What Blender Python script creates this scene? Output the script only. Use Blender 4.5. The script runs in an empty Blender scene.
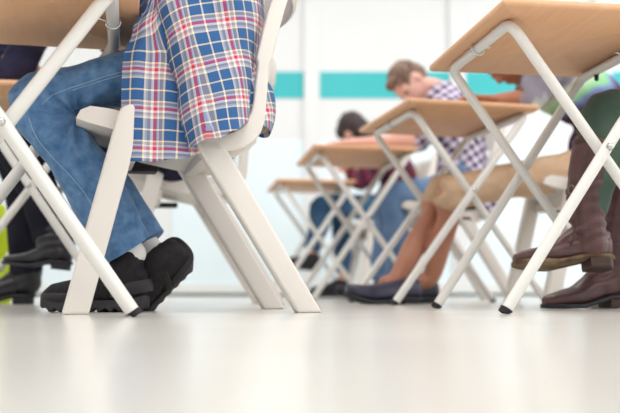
import bpy, bmesh, math, random
from mathutils import Vector, Matrix, noise
random.seed(7)
C = bpy.context.scene.collection
PI = math.pi
V = Vector
# ------------------------------------------------------------------ camera model
FPX, CX, CY, H0 = 850.0, 310.0, 206.5, 0.057
PITCH = math.atan((288.5 - 206.5) / FPX)

def zat(py, Y):
    return H0 + Y * math.tan(math.atan((CY - py) / FPX) + PITCH)

def xat(px, Y, z):
    return (px - CX) * (Y * math.cos(PITCH) + (z - H0) * math.sin(PITCH)) / FPX

def pt(px, py, Y):
    z = zat(py, Y)
    return V((xat(px, Y, z), Y, z))

def on_plane(px, py, z):
    Y = (z - H0) / math.tan(math.atan((CY - py) / FPX) + PITCH)
    return V((xat(px, Y, z), Y, z))

cd = bpy.data.cameras.new('camera')
cam = bpy.data.objects.new('camera', cd)
C.objects.link(cam)
cam.location = (0, 0, H0)
cam.rotation_euler = (PI / 2 + PITCH, 0, 0)
cd.sensor_width = 36
cd.lens = FPX / 620 * 36
cd.clip_start = 0.02
cd.dof.use_dof = True
cd.dof.focus_distance = 1.96
cd.dof.aperture_fstop = 2.1
bpy.context.scene.camera = cam

# ------------------------------------------------------------------ materials
def mat(name, col, rough=0.6, spec=0.5, metal=0.0, build=None, sheen=0.0):
    m = bpy.data.materials.new(name)
    m.use_nodes = True
    nt = m.node_tree
    b = nt.nodes['Principled BSDF']
    b.inputs['Base Color'].default_value = (*col, 1)
    b.inputs['Roughness'].default_value = rough
    b.inputs['Specular IOR Level'].default_value = spec
    b.inputs['Metallic'].default_value = metal
    if sheen:
        b.inputs['Sheen Weight'].default_value = sheen
    if build:
        build(nt, b)
    return m

def N(nt, t, **kw):
    n = nt.nodes.new(t)
    for k, v in kw.items():
        if k.startswith('i_'):
            n.inputs[k[2:].replace('_', ' ')].default_value = v
        else:
            setattr(n, k, v)
    return n

def coords(nt, kind='Object', scale=(1, 1, 1), rot=(0, 0, 0)):
    tc = N(nt, 'ShaderNodeTexCoord')
    mp = N(nt, 'ShaderNodeMapping')
    mp.inputs['Scale'].default_value = scale
    mp.inputs['Rotation'].default_value = rot
    nt.links.new(tc.outputs[kind], mp.inputs['Vector'])
    return mp.outputs['Vector']

def ramp(nt, stops, interp='LINEAR'):
    r = N(nt, 'ShaderNodeValToRGB')
    cr = r.color_ramp
    cr.interpolation = interp
    while len(cr.elements) > 1:
        cr.elements.remove(cr.elements[-1])
    cr.elements[0].position = stops[0][0]
    cr.elements[0].color = (*stops[0][1], 1)
    for p, c in stops[1:]:
        e = cr.elements.new(p)
        e.color = (*c, 1)
    return r

def noisy(c1, c2, scale=(1, 1, 1), nscale=5.0, detail=4, bump=0.0, bscale=200.0, lo=0.35, hi=0.65):
    def f(nt, b):
        v = coords(nt, 'Object', scale)
        n = N(nt, 'ShaderNodeTexNoise')
        n.inputs['Scale'].default_value = nscale
        n.inputs['Detail'].default_value = detail
        nt.links.new(v, n.inputs['Vector'])
        r = ramp(nt, [(lo, c1), (hi, c2)])
        nt.links.new(n.outputs['Fac'], r.inputs['Fac'])
        nt.links.new(r.outputs['Color'], b.inputs['Base Color'])
        if bump:
            n2 = N(nt, 'ShaderNodeTexNoise')
            n2.inputs['Scale'].default_value = bscale
            nt.links.new(v, n2.inputs['Vector'])
            bp = N(nt, 'ShaderNodeBump')
            bp.inputs['Strength'].default_value = bump
            bp.inputs['Distance'].default_value = 0.002
            nt.links.new(n2.outputs['Fac'], bp.inputs['Height'])
            nt.links.new(bp.outputs['Normal'], b.inputs['Normal'])
    return f

def fract_axis(nt, vec, axis, scale, off=0.0):
    s = N(nt, 'ShaderNodeSeparateXYZ')
    nt.links.new(vec, s.inputs[0])
    m = N(nt, 'ShaderNodeMath', operation='MULTIPLY_ADD')
    nt.links.new(s.outputs[axis], m.inputs[0])
    m.inputs[1].default_value = scale
    m.inputs[2].default_value = off
    f = N(nt, 'ShaderNodeMath', operation='FRACT')
    nt.links.new(m.outputs[0], f.inputs[0])
    return f.outputs[0]

def weave(stops_u, stops_v, su, sv, kind='UV', axes=('X', 'Y'), rot=(0, 0, 0)):
    def f(nt, b):
        v = coords(nt, kind, rot=rot)
        out = []
        for ax, sc, st in ((axes[0], su, stops_u), (axes[1], sv, stops_v)):
            r = ramp(nt, st, 'CONSTANT')
            nt.links.new(fract_axis(nt, v, ax, sc), r.inputs['Fac'])
            out.append(r.outputs['Color'])
        mx = N(nt, 'ShaderNodeMix', data_type='RGBA')
        mx.inputs[0].default_value = 0.5
        nt.links.new(out[0], mx.inputs[6])
        nt.links.new(out[1], mx.inputs[7])
        nt.links.new(mx.outputs[2], b.inputs['Base Color'])
        n2 = N(nt, 'ShaderNodeTexNoise')
        n2.inputs['Scale'].default_value = 300
        bp = N(nt, 'ShaderNodeBump')
        bp.inputs['Strength'].default_value = 0.12
        bp.inputs['Distance'].default_value = 0.002
        nt.links.new(n2.outputs['Fac'], bp.inputs['Height'])
        nt.links.new(bp.outputs['Normal'], b.inputs['Normal'])
    return f

def wood(c1, c2, c3):
    def f(nt, b):
        v = coords(nt, 'Object', (14, 1.6, 14))
        n = N(nt, 'ShaderNodeTexNoise')
        n.inputs['Scale'].default_value = 4
        n.inputs['Detail'].default_value = 6
        n.inputs['Distortion'].default_value = 0.6
        nt.links.new(v, n.inputs['Vector'])
        r = ramp(nt, [(0.3, c1), (0.5, c2), (0.72, c3)])
        nt.links.new(n.outputs['Fac'], r.inputs['Fac'])
        nt.links.new(r.outputs['Color'], b.inputs['Base Color'])
    return f

BLU, WHT, CRM, TAN, RED = (.035, .115, .29), (.84, .80, .80), (.92, .76, .52), (.34, .30, .31), (.66, .025, .07)
LBL = (.48, .52, .66)
plaid_stops = [(0, RED), (.075, LBL), (.105, WHT), (.125, TAN), (.20, CRM), (.24, BLU), (.49, CRM), (.53, BLU), (.79, CRM), (.83, LBL), (.875, TAN), (.94, WHT)]
M = {}
M['plaid'] = mat('plaid_cotton', BLU, .85, .2, build=weave(plaid_stops, plaid_stops, 9.6, 10.8), sheen=.1)
M['denim'] = mat('blue_denim', (.05, .14, .32), .85, .2, build=noisy((.05, .135, .30), (.155, .295, .50), (1, 1, 1), 40, 9, .6, 420, .28, .75), sheen=.15)
M['denim_light'] = mat('light_denim', (.15, .28, .5), .85, .2, build=noisy((.10, .18, .34), (.20, .30, .48), (1, 1, 1), 7, 4, 0, 1, .35, .7))
M['denim_dark'] = mat('dark_denim', (.04, .09, .17), .85, .2, build=noisy((.03, .075, .15), (.06, .13, .23), (1, 1, 1), 7, 4))
M['thread'] = mat('seam_thread', (.25, .38, .55), .8)
M['chair'] = mat('warm_grey_plastic', (.74, .69, .64), .42, .4, build=noisy((.73, .68, .63), (.76, .71, .66), (1, 1, 1), 3, 3, .15, 500))
M['tube'] = mat('pale_painted_steel', (.74, .72, .68), .3, .5, build=noisy((.73, .71, .67), (.76, .74, .70), (1, 1, 1), 4, 2))
M['chrome'] = mat('bare_steel', (.6, .6, .58), .25, .5, .8)
M['rubber'] = mat('black_rubber', (.015, .014, .016), .6, .3)
M['wood'] = mat('beech_laminate', (.62, .36, .2), .5, .35, build=wood((.69, .385, .215), (.715, .41, .235), (.74, .435, .255)))
M['black_mesh'] = mat('black_knit', (.022, .018, .022), .75, .3, build=noisy((.010, .008, .011), (.02, .017, .02), (1, 1, 1), 60, 3, .6, 700))
M['black_rub'] = mat('black_shoe_overlay', (.028, .024, .027), .5, .4, build=noisy((.017, .014, .016), (.026, .022, .025), (1, 1, 1), 30, 3))
M['black_leather'] = mat('black_leather', (.015, .014, .018), .4, .5, build=noisy((.008, .007, .010), (.015, .013, .018), (1, 1, 1), 14, 3))
M['brown_leather'] = mat('brown_leather', (.075, .035, .03), .42, .5, build=noisy((.055, .021, .021), (.125, .055, .052), (1, 1, 1), 12, 6, .35, 140, .3, .72))
M['boot_sole'] = mat('worn_brown_sole', (.17, .11, .06), .8, .2, build=noisy((.09, .055, .035), (.24, .17, .10), (1, 1, 1), 28, 5))
M['heel_stack'] = mat('dark_brown_heel', (.06, .03, .025), .5, .4, build=noisy((.045, .022, .02), (.08, .042, .034), (1, 1, 18), 6, 3))
M['navy_leather'] = mat('navy_leather', (.025, .024, .05), .35, .5, build=noisy((.02, .019, .04), (.035, .033, .065), (1, 1, 1), 14, 3))
M['dark_sole'] = mat('dark_rubber_sole', (.03, .03, .035), .65, .3)
M['sock'] = mat('white_sock', (.75, .74, .72), .9, .1)
M['skin_pink'] = mat('light_skin', (.75, .42, .34), .5, .35, build=noisy((.72, .39, .31), (.80, .48, .40), (1, 1, 1), 6, 3))
M['skin_brown'] = mat('brown_skin', (.40, .17, .10), .45, .4, build=noisy((.36, .145, .085), (.45, .20, .125), (1, 1, 1), 6, 3))
M['skin_deep'] = mat('tan_skin', (.45, .2, .13), .5, .35)
M['hair_brown'] = mat('short_brown_hair', (.18, .11, .08), .6, .3, build=noisy((.12, .07, .05), (.27, .17, .125), (40, 40, 8), 1, 4))
M['hair_dark'] = mat('dark_hair', (.035, .02, .024), .5, .4, build=noisy((.022, .012, .015), (.06, .034, .038), (40, 40, 8), 1, 4))
M['hair_black'] = mat('black_hair', (.012, .01, .01), .6, .3)
M['green_cloth'] = mat('dark_green_cotton', (.045, .085, .06), .9, .15, build=noisy((.055, .095, .072), (.085, .13, .098), (1, 1, 1), 10, 4, .3, 300), sheen=.15)
M['khaki'] = mat('khaki_cotton', (.52, .33, .2), .9, .15, build=noisy((.55, .37, .24), (.63, .44, .30), (1, 1, 1), 9, 4))
M['navy_cloth'] = mat('navy_wool', (.02, .02, .045), .9, .15, build=noisy((.014, .014, .034), (.03, .03, .065), (1, 1, 1), 10, 4))
M['black_cloth'] = mat('black_trouser_cloth', (.012, .012, .02), .9, .15, build=noisy((.009, .009, .016), (.018, .018, .028), (1, 1, 1), 10, 4))
M['neon'] = mat('neon_yellow_fabric', (.6, .75, .02), .7, .3, build=noisy((.55, .70, .015), (.66, .80, .03), (1, 1, 1), 8, 3))
GW, GM, GD = (.74, .66, .80), (.30, .20, .34), (.035, .015, .07)
M['gingham'] = mat('purple_gingham', GW, .85, .2, build=weave([(0, GW), (.5, GD)], [(0, GW), (.5, GD)], 25, 25, 'Object', ('X', 'Z'), (0, .6, 0)))
MR, MD, MK = (.30, .03, .06), (.06, .012, .03), (.16, .06, .10)
M['maroon'] = mat('maroon_check', MR, .85, .2, build=weave([(0, MD), (.4, MR), (.55, MK), (.8, MD)], [(0, MD), (.35, MR), (.5, MD), (.9, MK)], 14, 14, 'Object', ('X', 'Z'), (0, .4, 0)))
M['buckle'] = mat('aged_buckle_metal', (.25, .2, .18), .4, .5, .8)
M['eye'] = mat('eye_dark', (.05, .03, .02), .2, .5)
M['lip'] = mat('lip', (.5, .2, .18), .5, .3)

def printed(nt, b):
    v = coords(nt, 'Object', (1, 1, 1), (0, .62, 0))
    s = N(nt, 'ShaderNodeSeparateXYZ')
    nt.links.new(v, s.inputs[0])
    n = N(nt, 'ShaderNodeTexNoise')
    n.inputs['Scale'].default_value = 9
    nt.links.new(v, n.inputs['Vector'])
    a = N(nt, 'ShaderNodeMath', operation='MULTIPLY_ADD')
    nt.links.new(n.outputs['Fac'], a.inputs[0])
    a.inputs[1].default_value = .10
    nt.links.new(s.outputs['Z'], a.inputs[2])
    mr = N(nt, 'ShaderNodeMapRange')
    mr.inputs['From Min'].default_value = PRINT_LO
    mr.inputs['From Max'].default_value = PRINT_HI
    nt.links.new(a.outputs[0], mr.inputs['Value'])
    r = ramp(nt, [(0, (.10, .05, .09)), (.22, (.20, .24, .50)), (.36, (.30, .62, .34)), (.56, (.55, .78, .50)), (.74, (.62, .66, .58)), (.88, (.26, .235, .28))])
    nt.links.new(mr.outputs[0], r.inputs['Fac'])
    nt.links.new(r.outputs['Color'], b.inputs['Base Color'])
PRINT_LO, PRINT_HI = .69, .84
M['tee'] = mat('grey_printed_cotton', (.28, .26, .29), .9, .15, build=printed)

# setting
M['wall_white'] = mat('white_wall_paint', (.86, .87, .88), .6, .3, build=noisy((.79, .80, .81), (.81, .82, .83), (1, 1, 1), 1.2, 2))
M['panel_blue'] = mat('pale_blue_panel', (.72, .82, .86), .35, .4, build=noisy((.80, .905, .955), (.82, .92, .97), (1, 1, 1), .8, 2))
M['teal'] = mat('turquoise_stripe', (.06, .66, .68), .45, .4, build=noisy((.045, .49, .52), (.055, .52, .55), (1, 1, 1), 1.5, 2))
M['base'] = mat('white_baseboard', (.80, .82, .80), .5, .3, build=noisy((.79, .81, .79), (.82, .84, .82), (1, 1, 1), 2, 2))
M['gap'] = mat('grey_floor_joint', (.16, .19, .19), .7, .2)

def floorbuild(nt, b):
    v = coords(nt, 'Object')
    n = N(nt, 'ShaderNodeTexNoise')
    n.inputs['Scale'].default_value = 1.3
    n.inputs['Detail'].default_value = 5
    nt.links.new(v, n.inputs['Vector'])
    r = ramp(nt, [(.35, (.63, .61, .57)), (.65, (.665, .645, .605))])
    nt.links.new(n.outputs['Fac'], r.inputs['Fac'])
    nt.links.new(r.outputs['Color'], b.inputs['Base Color'])
    mr = N(nt, 'ShaderNodeMapRange')
    mr.inputs['To Min'].default_value = .16
    mr.inputs['To Max'].default_value = .26
    nt.links.new(n.outputs['Fac'], mr.inputs['Value'])
    nt.links.new(mr.outputs[0], b.inputs['Roughness'])
    n2 = N(nt, 'ShaderNodeTexNoise')
    n2.inputs['Scale'].default_value = 18
    nt.links.new(v, n2.inputs['Vector'])
    bp = N(nt, 'ShaderNodeBump')
    bp.inputs['Strength'].default_value = .05
    bp.inputs['Distance'].default_value = .004
    nt.links.new(n2.outputs['Fac'], bp.inputs['Height'])
    nt.links.new(bp.outputs['Normal'], b.inputs['Normal'])
M['floor'] = mat('polished_cream_vinyl', (.68, .65, .6), .2, .5, build=floorbuild)
M['ceiling'] = mat('ceiling_white', (.85, .85, .84), .8, .2)

# ------------------------------------------------------------------ mesh helpers
class MB:
    def __init__(self):
        self.v, self.f, self.uv = [], [], {}

    def ring_faces(self, a, b, n):
        for i in range(n):
            j = (i + 1) % n
            self.f.append((a + i, a + j, b + j, b + i))

    def rings(self, rings, cap=True):
        n = len(rings[0])
        st = []
        for r in rings:
            st.append(len(self.v))
            self.v += [V(p) for p in r]
        for a, b in zip(st, st[1:]):
            self.ring_faces(a, b, n)
        if cap:
            for s, r, flip in ((st[0], rings[0], True), (st[-1], rings[-1], False)):
                c = len(self.v)
                self.v.append(sum((V(p) for p in r), V()) / n)
                for i in range(n):
                    j = (i + 1) % n
                    self.f.append((c, s + j, s + i) if flip else (c, s + i, s + j))

    def tube(self, pts, rad, lat=None, seg=14, sub=4, round_ends=True, power=2.0):
        pts = [V(p) for p in pts]
        rad = [(r, r) if not isinstance(r, (tuple, list)) else r for r in (rad if isinstance(rad, (list, tuple)) and len(rad) == len(pts) else [rad] * len(pts))]
        P, R = [], []
        n = len(pts)
        for i in range(n - 1):
            p0, p1, p2, p3 = pts[max(i - 1, 0)], pts[i], pts[i + 1], pts[min(i + 2, n - 1)]
            for k in range(sub):
                t = k / sub
                P.append(.5 * ((2 * p1) + (p2 - p0) * t + (2 * p0 - 5 * p1 + 4 * p2 - p3) * t * t + (3 * p1 - p0 - 3 * p2 + p3) * t ** 3) if sub > 1 else p1.copy())
                s = t * t * (3 - 2 * t) if sub > 1 else 0
                R.append((R_lerp(rad[i][0], rad[i + 1][0], s), R_lerp(rad[i][1], rad[i + 1][1], s)))
        P.append(pts[-1]); R.append(rad[-1])
        lat = V(lat) if lat is not None else None
        rings = []
        T = []
        for i in range(len(P)):
            t = (P[min(i + 1, len(P) - 1)] - P[max(i - 1, 0)]).normalized()
            T.append(t)
        a = lat if lat is not None else (V((0, 1, 0)) if abs(T[0].y) < .9 else V((1, 0, 0)))
        frames = []
        for i in range(len(P)):
            t = T[i]
            base = lat if lat is not None else a
            x = base - t * base.dot(t)
            if x.length < 1e-4:
                x = t.orthogonal()
            x.normalize()
            y = t.cross(x)
            if lat is None:
                a = x
            frames.append((x, y))

        def ring(c, x, y, ra, rb, s=1.0):
            out = []
            for k in range(seg):
                an = 2 * PI * k / seg
                ca, sa = math.cos(an), math.sin(an)
                if power != 2.0:
                    ca = math.copysign(abs(ca) ** (2 / power), ca)
                    sa = math.copysign(abs(sa) ** (2 / power), sa)
                out.append(c + x * (ca * ra * s) + y * (sa * rb * s))
            return out
        if round_ends:
            r = min(R[0])
            for q in (1.0, .8, .45):
                rings.append(ring(P[0] - T[0] * (r * .7 * q), *frames[0], *R[0], math.sqrt(max(0, 1 - q * q * .9))))
        for i in range(len(P)):
            rings.append(ring(P[i], *frames[i], *R[i]))
        if round_ends:
            r = min(R[-1])
            for q in (.45, .8, 1.0):
                rings.append(ring(P[-1] + T[-1] * (r * .7 * q), *frames[-1], *R[-1], math.sqrt(max(0, 1 - q * q * .9))))
        self.rings(rings)
        return P, R, frames

    def ball(self, c, r, X=V((1, 0, 0)), Y=V((0, 1, 0)), Z=V((0, 0, 1)), u=16, w=10):
        r = (r, r, r) if not isinstance(r, (tuple, list)) else r
        rings = []
        for j in range(1, w):
            ph = PI * j / w
            rings.append([V(c) + X * (r[0] * math.sin(ph) * math.cos(2 * PI * i / u)) + Y * (r[1] * math.sin(ph) * math.sin(2 * PI * i / u)) - Z * (r[2] * math.cos(ph)) for i in range(u)])
        n0 = len(self.v)
        self.rings(rings, cap=True)
        self.v[-2] = V(c) - Z * r[2]
        self.v[-1] = V(c) + Z * r[2]

    def prism(self, outline, y0, y1):
        n = len(outline)
        a = len(self.v)
        self.v += [V((x, y0, z)) for x, z in outline]
        self.v += [V((x, y1, z)) for x, z in outline]
        self.ring_faces(a, a + n, n)
        self.f.append(tuple(range(a + n - 1, a - 1, -1)))
        self.f.append(tuple(range(a + n, a + 2 * n)))

    def box(self, lo, hi):
        self.prism([(lo[0], lo[2]), (hi[0], lo[2]), (hi[0], hi[2]), (lo[0], hi[2])], lo[1], hi[1])

    def mesh(self, name, off=V((0, 0, 0))):
        me = bpy.data.meshes.new(name)
        me.from_pydata([tuple(p - off) for p in self.v], [], self.f)
        bm = bmesh.new()
        bm.from_mesh(me)
        bmesh.ops.recalc_face_normals(bm, faces=bm.faces)
        bm.to_mesh(me)
        bm.free()
        return me

def R_lerp(a, b, t):
    return a + (b - a) * t

def root_of(o):
    while o.parent:
        o = o.parent
    return o

def link(name, me, m, parent=None, smooth=True, angle=None):
    o = bpy.data.objects.new(name, me)
    C.objects.link(o)
    if m:
        me.materials.append(m)
    if parent:
        o.parent = parent
    if smooth:
        for p in me.polygons:
            p.use_smooth = True
    if angle:
        try:
            me.set_sharp_from_angle(angle=math.radians(angle))
        except Exception:
            pass
    return o

def add(name, mb, m, parent=None, bevel=0.0, segs=2, smooth=True, angle=35, world=False):
    off = root_of(parent).location.copy() if (world and parent) else V((0, 0, 0))
    me = mb.mesh(name, off)
    if bevel:
        bm = bmesh.new()
        bm.from_mesh(me)
        es = [e for e in bm.edges if len(e.link_faces) == 2 and e.calc_face_angle(0) > math.radians(25)]
        bmesh.ops.bevel(bm, geom=es, offset=bevel, segments=segs, affect='EDGES', profile=.6, clamp_overlap=True)
        bm.to_mesh(me)
        bm.free()
    return link(name, me, m, parent, smooth, angle)

def fuse(name, mb, m, parent, voxel=.009, smooth=4, world=True, deform=None, extra=None):
    """close many overlapping shapes into one continuous skin"""
    off = root_of(parent).location.copy() if (world and parent) else V((0, 0, 0))
    me = mb.mesh(name)
    tmp = bpy.data.objects.new('tmp', me)
    C.objects.link(tmp)
    r = tmp.modifiers.new('r', 'REMESH')
    r.mode = 'VOXEL'
    r.voxel_size = voxel
    if smooth:
        s = tmp.modifiers.new('s', 'SMOOTH')
        s.factor = .5
        s.iterations = smooth
    dg = bpy.context.evaluated_depsgraph_get()
    dg.update()
    out = bpy.data.meshes.new_from_object(tmp.evaluated_get(dg))
    bpy.data.objects.remove(tmp)
    if deform:
        nrm = [v.normal.copy() for v in out.vertices]
        for v, n in zip(out.vertices, nrm):
            v.co = v.co + n * deform(v.co, n)
    if extra:
        bm = bmesh.new()
        bm.from_mesh(out)
        e = extra.mesh('e')
        bm.from_mesh(e)
        bm.to_mesh(out)
        bm.free()
    for v in out.vertices:
        v.co -= off
    out.name = name
    return link(name, out, m, parent)

def thing(name, label, cat, loc=(0, 0, 0), rz=0, group=None):
    o = bpy.data.objects.new(name, None)
    C.objects.link(o)
    o.location = loc
    o.rotation_euler = (0, 0, rz)
    o.empty_display_size = .1
    o['label'] = label
    o['category'] = cat
    if group:
        o['group'] = group
    return o

def struct(name, mb, m, bevel=0):
    o = add(name, mb, m, None, bevel, smooth=False, angle=None)
    o['kind'] = 'structure'
    return o

def copy_tree(o, parent=None):
    c = o.copy()
    C.objects.link(c)
    if parent:
        c.parent = parent
    for ch in list(o.children):
        copy_tree(ch, c)
    return c

# ------------------------------------------------------------------ setting
WY = 6.5
b = MB(); b.box((-5.5, -3.5, -.1), (5.5, WY + .2, 0)); struct('floor', b, M['floor'])
b = MB(); b.box((-5.5, WY, 0), (5.5, WY + .2, 3.1)); struct('wall_back', b, M['wall_white'])
b = MB(); b.box((-5.7, -3.5, 0), (-5.5, WY + .2, 3.1)); struct('wall_left', b, M['wall_white'])
b = MB(); b.box((-5.7, -3.5, 3.1), (5.7, WY + .2, 3.2)); struct('ceiling', b, M['ceiling'])
b = MB(); b.box((5.5, -3.5, 0), (5.7, WY + .2, 3.1)); struct('wall_right', b, M['wall_white'])
z_b0, z_b1 = zat(98.5, WY), zat(72, WY)
z_low = zat(140, WY)
pil = []
for k in range(-5, 6):
    x0 = xat(304, WY, 1.6) + k * 1.135
    pil.append((x0, x0 + .122))
n = 0
for k, (x0, x1) in enumerate(pil):
    if x1 < -5.4 or x0 > 5.4:
        continue
    n += 1
    b = MB(); b.box((x0, WY - .03, .07), (x1, WY, 3.1)); struct('trim_%d' % n, b, M['wall_white'], .004)
for (a0, a1), (b0, b1) in zip(pil, pil[1:]):
    if b0 < -5.4 or a1 > 5.4:
        continue
    n += 1
    b = MB(); b.box((a1, WY - .006, z_b0), (b0, WY, z_b1)); struct('trim_%d' % n, b, M['teal'])
    n += 1
    b = MB(); b.box((a1, WY - .010, .07), (b0, WY, z_low)); struct('trim_%d' % n, b, M['panel_blue'], .003)
b = MB(); b.box((-5.5, WY - .04, .022), (5.5, WY, .09)); struct('baseboard_back', b, M['base'], .004)
n += 1
b = MB(); b.box((-5.5, WY - .028, 0), (5.5, WY, .022)); struct('trim_%d' % n, b, M['gap'])

# ------------------------------------------------------------------ exam desk
DW, DD, ZT, TT = .50, .60, .716, .018
def make_desk(DW=.50, TR=.0133, frames=((-.205, .28, .222), (.212, -.25, .262)), DD=.60):
    t = thing('exam_desk', 'x', 'desk')
    b = MB()
    pts = []
    r = .009
    for cx, cy, a0 in ((DW / 2 - r, DD / 2 - r, 0), (-DW / 2 + r, DD / 2 - r, 90), (-DW / 2 + r, -DD / 2 + r, 180), (DW / 2 - r, -DD / 2 + r, 270)):
        for k in range(6):
            an = math.radians(a0 + 18 * k)
            pts.append((cx + r * math.cos(an), cy + r * math.sin(an)))
    b.rings([[(x * q, y * q, z) for x, y in pts] for z, q in ((ZT - TT, .988), (ZT - TT + .004, 1), (ZT - .004, 1), (ZT, .988))])
    add('tabletop', b, M['wood'], t, angle=50)
    zb = ZT - TT - .0135
    # frames: (crossbar x, foot x, half width)
    for xt, xf, hw in frames:
        path = []
        top, rb = zb, .04
        d = V((xf - xt, 0, -zb)).normalized()
        for s in (-1, 1):
            y = s * hw
            seg = []
            foot = V((xf, y, .004))
            corner = V((xt, y, top))
            seg.append(foot)
            seg.append(corner + d * rb * 2.2)
            for q in range(0, 7):
                u = q / 6
                p0 = corner + d * rb; p2 = corner + V((0, -s * rb, 0))
                seg.append(p0 * (1 - u) ** 2 + corner * 2 * u * (1 - u) + p2 * u * u)
            path += seg if s < 0 else seg[::-1]
        b = MB(); b.tube(path, TR, seg=14, sub=1, round_ends=False)
        add('leg_frame', b, M['tube'], t, angle=60)
        for s in (-1, 1):
            foot = V((xf, s * hw, .004))
            b = MB(); b.tube([foot - d * .010, foot + d * .003], TR + .0016, seg=14, sub=1, round_ends=False)
            zmin = min(p.z for p in b.v)
            for p in b.v:
                if p.z < .0005: p.z = .0005
            add('foot_cap', b, M['rubber'], t)
        # wire clip that holds the crossbar to the board
        b = MB()
        arc = [V((xt + .017 * math.cos(a), 0.0, zb + .017 * math.sin(a))) for a in [PI * 1.02 + k * PI / 8 for k in range(-2, 9)]]
        sg = 1 if xt < 0 else -1
        arc = [V((xt + sg * (p.x - xt), p.y, p.z)) for p in arc]
        b.tube(arc + [arc[-1] + V((sg * .014, 0, .004))], .003, seg=8, sub=2)
        add('clip', b, M['chrome'], t)
        if xt > 0:
            b = MB(); b.tube([(xt, .17, zb - .012), (xt, .17, zb - .026)], [.007, .006], seg=10, sub=1)
            add('lock_knob', b, M['rubber'], t)
    # pivots
    u = (.205 + .265) ; 
    # intersection of the two leg lines
    best = None
    for k in range(1000):
        z = zb * k / 1000
        xa = frames[0][1] + (frames[0][0] - frames[0][1]) * z / zb
        xb = frames[1][1] + (frames[1][0] - frames[1][1]) * z / zb
        if best is None or abs(xa - xb) < best[0]:
            best = (abs(xa - xb), xa, z)
    for s in (-1, 1):
        b = MB()
        b.tube([(best[1], s * (frames[0][2] - .012), best[2]), (best[1], s * (frames[1][2] + TR + .003), best[2])], [.006, .006], seg=10, sub=1, round_ends=False)
        b.tube([(best[1], s * (frames[1][2] + TR - .001), best[2]), (best[1], s * (frames[1][2] + TR + .003), best[2])], [.0095, .008], seg=12, sub=1)
        add('pivot_bolt', b, M['chrome'], t)
    return t

desk0 = make_desk()
desk_wide = make_desk(.50, .0152, ((-.19, .275, .215), (.222, -.252, .255)), .60)
used = {'desk': False, 'chair': False}

def place_desk(loc, rz, label, flip=False, src=None):
    o = src if src else desk0 if not used['desk'] else copy_tree(desk0)
    used['desk'] = used['desk'] or not src
    o.location = (loc[0], loc[1], 0)
    o.rotation_euler = (0, 0, rz + (PI if flip else 0))
    o['label'] = label
    o['group'] = 'folding exam desks'
    return o

def desk_by_edge(near, far, label, rz=None, flip=False, src=None):
    """near / far: pixels of the two ends of the edge away from the student"""
    a, c = on_plane(*near, ZT - TT / 2), on_plane(*far, ZT - TT / 2)
    if rz is None:
        d = c - a
        rz = math.atan2(-d.x, d.y)
    ux, uy = V((math.cos(rz), math.sin(rz), 0)), V((-math.sin(rz), math.cos(rz), 0))
    ctr = (a + c) / 2 + ux * DW / 2
    return place_desk(ctr, rz, label, flip, src)

RZ = math.radians(8.5)
desk_by_edge((505, 2), (428, 68), 'beech-topped folding desk over the brown boots, big wire clip on its crossbar', RZ)
desk_by_edge((409, 100), (359, 131), 'folding desk in front of the student in khaki shorts and navy loafers', src=make_desk(frames=((-.205, .30, .222), (.212, -.298, .262))))
desk_by_edge((312, 147), (297, 164), 'folding desk where the short-haired boy in purple gingham rests his forearm', RZ)
desk_by_edge((278, 180), (266, 191), 'smallest-looking folding desk, under the dark-haired student bowing in maroon', RZ)
def by_pivot(px, Y, fx, hw, label, rz, src=None):
    p = V((xat(px, Y, .385), Y, 0))
    place_desk(p - Matrix.Rotation(rz + PI, 3, 'Z') @ V((fx, hw, 0)), rz + PI, label, src=src)
by_pivot(1, 1.665, .016, .255, 'folding desk over the blue-jeaned knee, its leg crossing a black trainer', math.radians(12), desk_wide)
by_pivot(29, 2.69, .01, .262, 'folding desk behind the blue-jeaned leg, navy sleeve resting on it', RZ)

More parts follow.
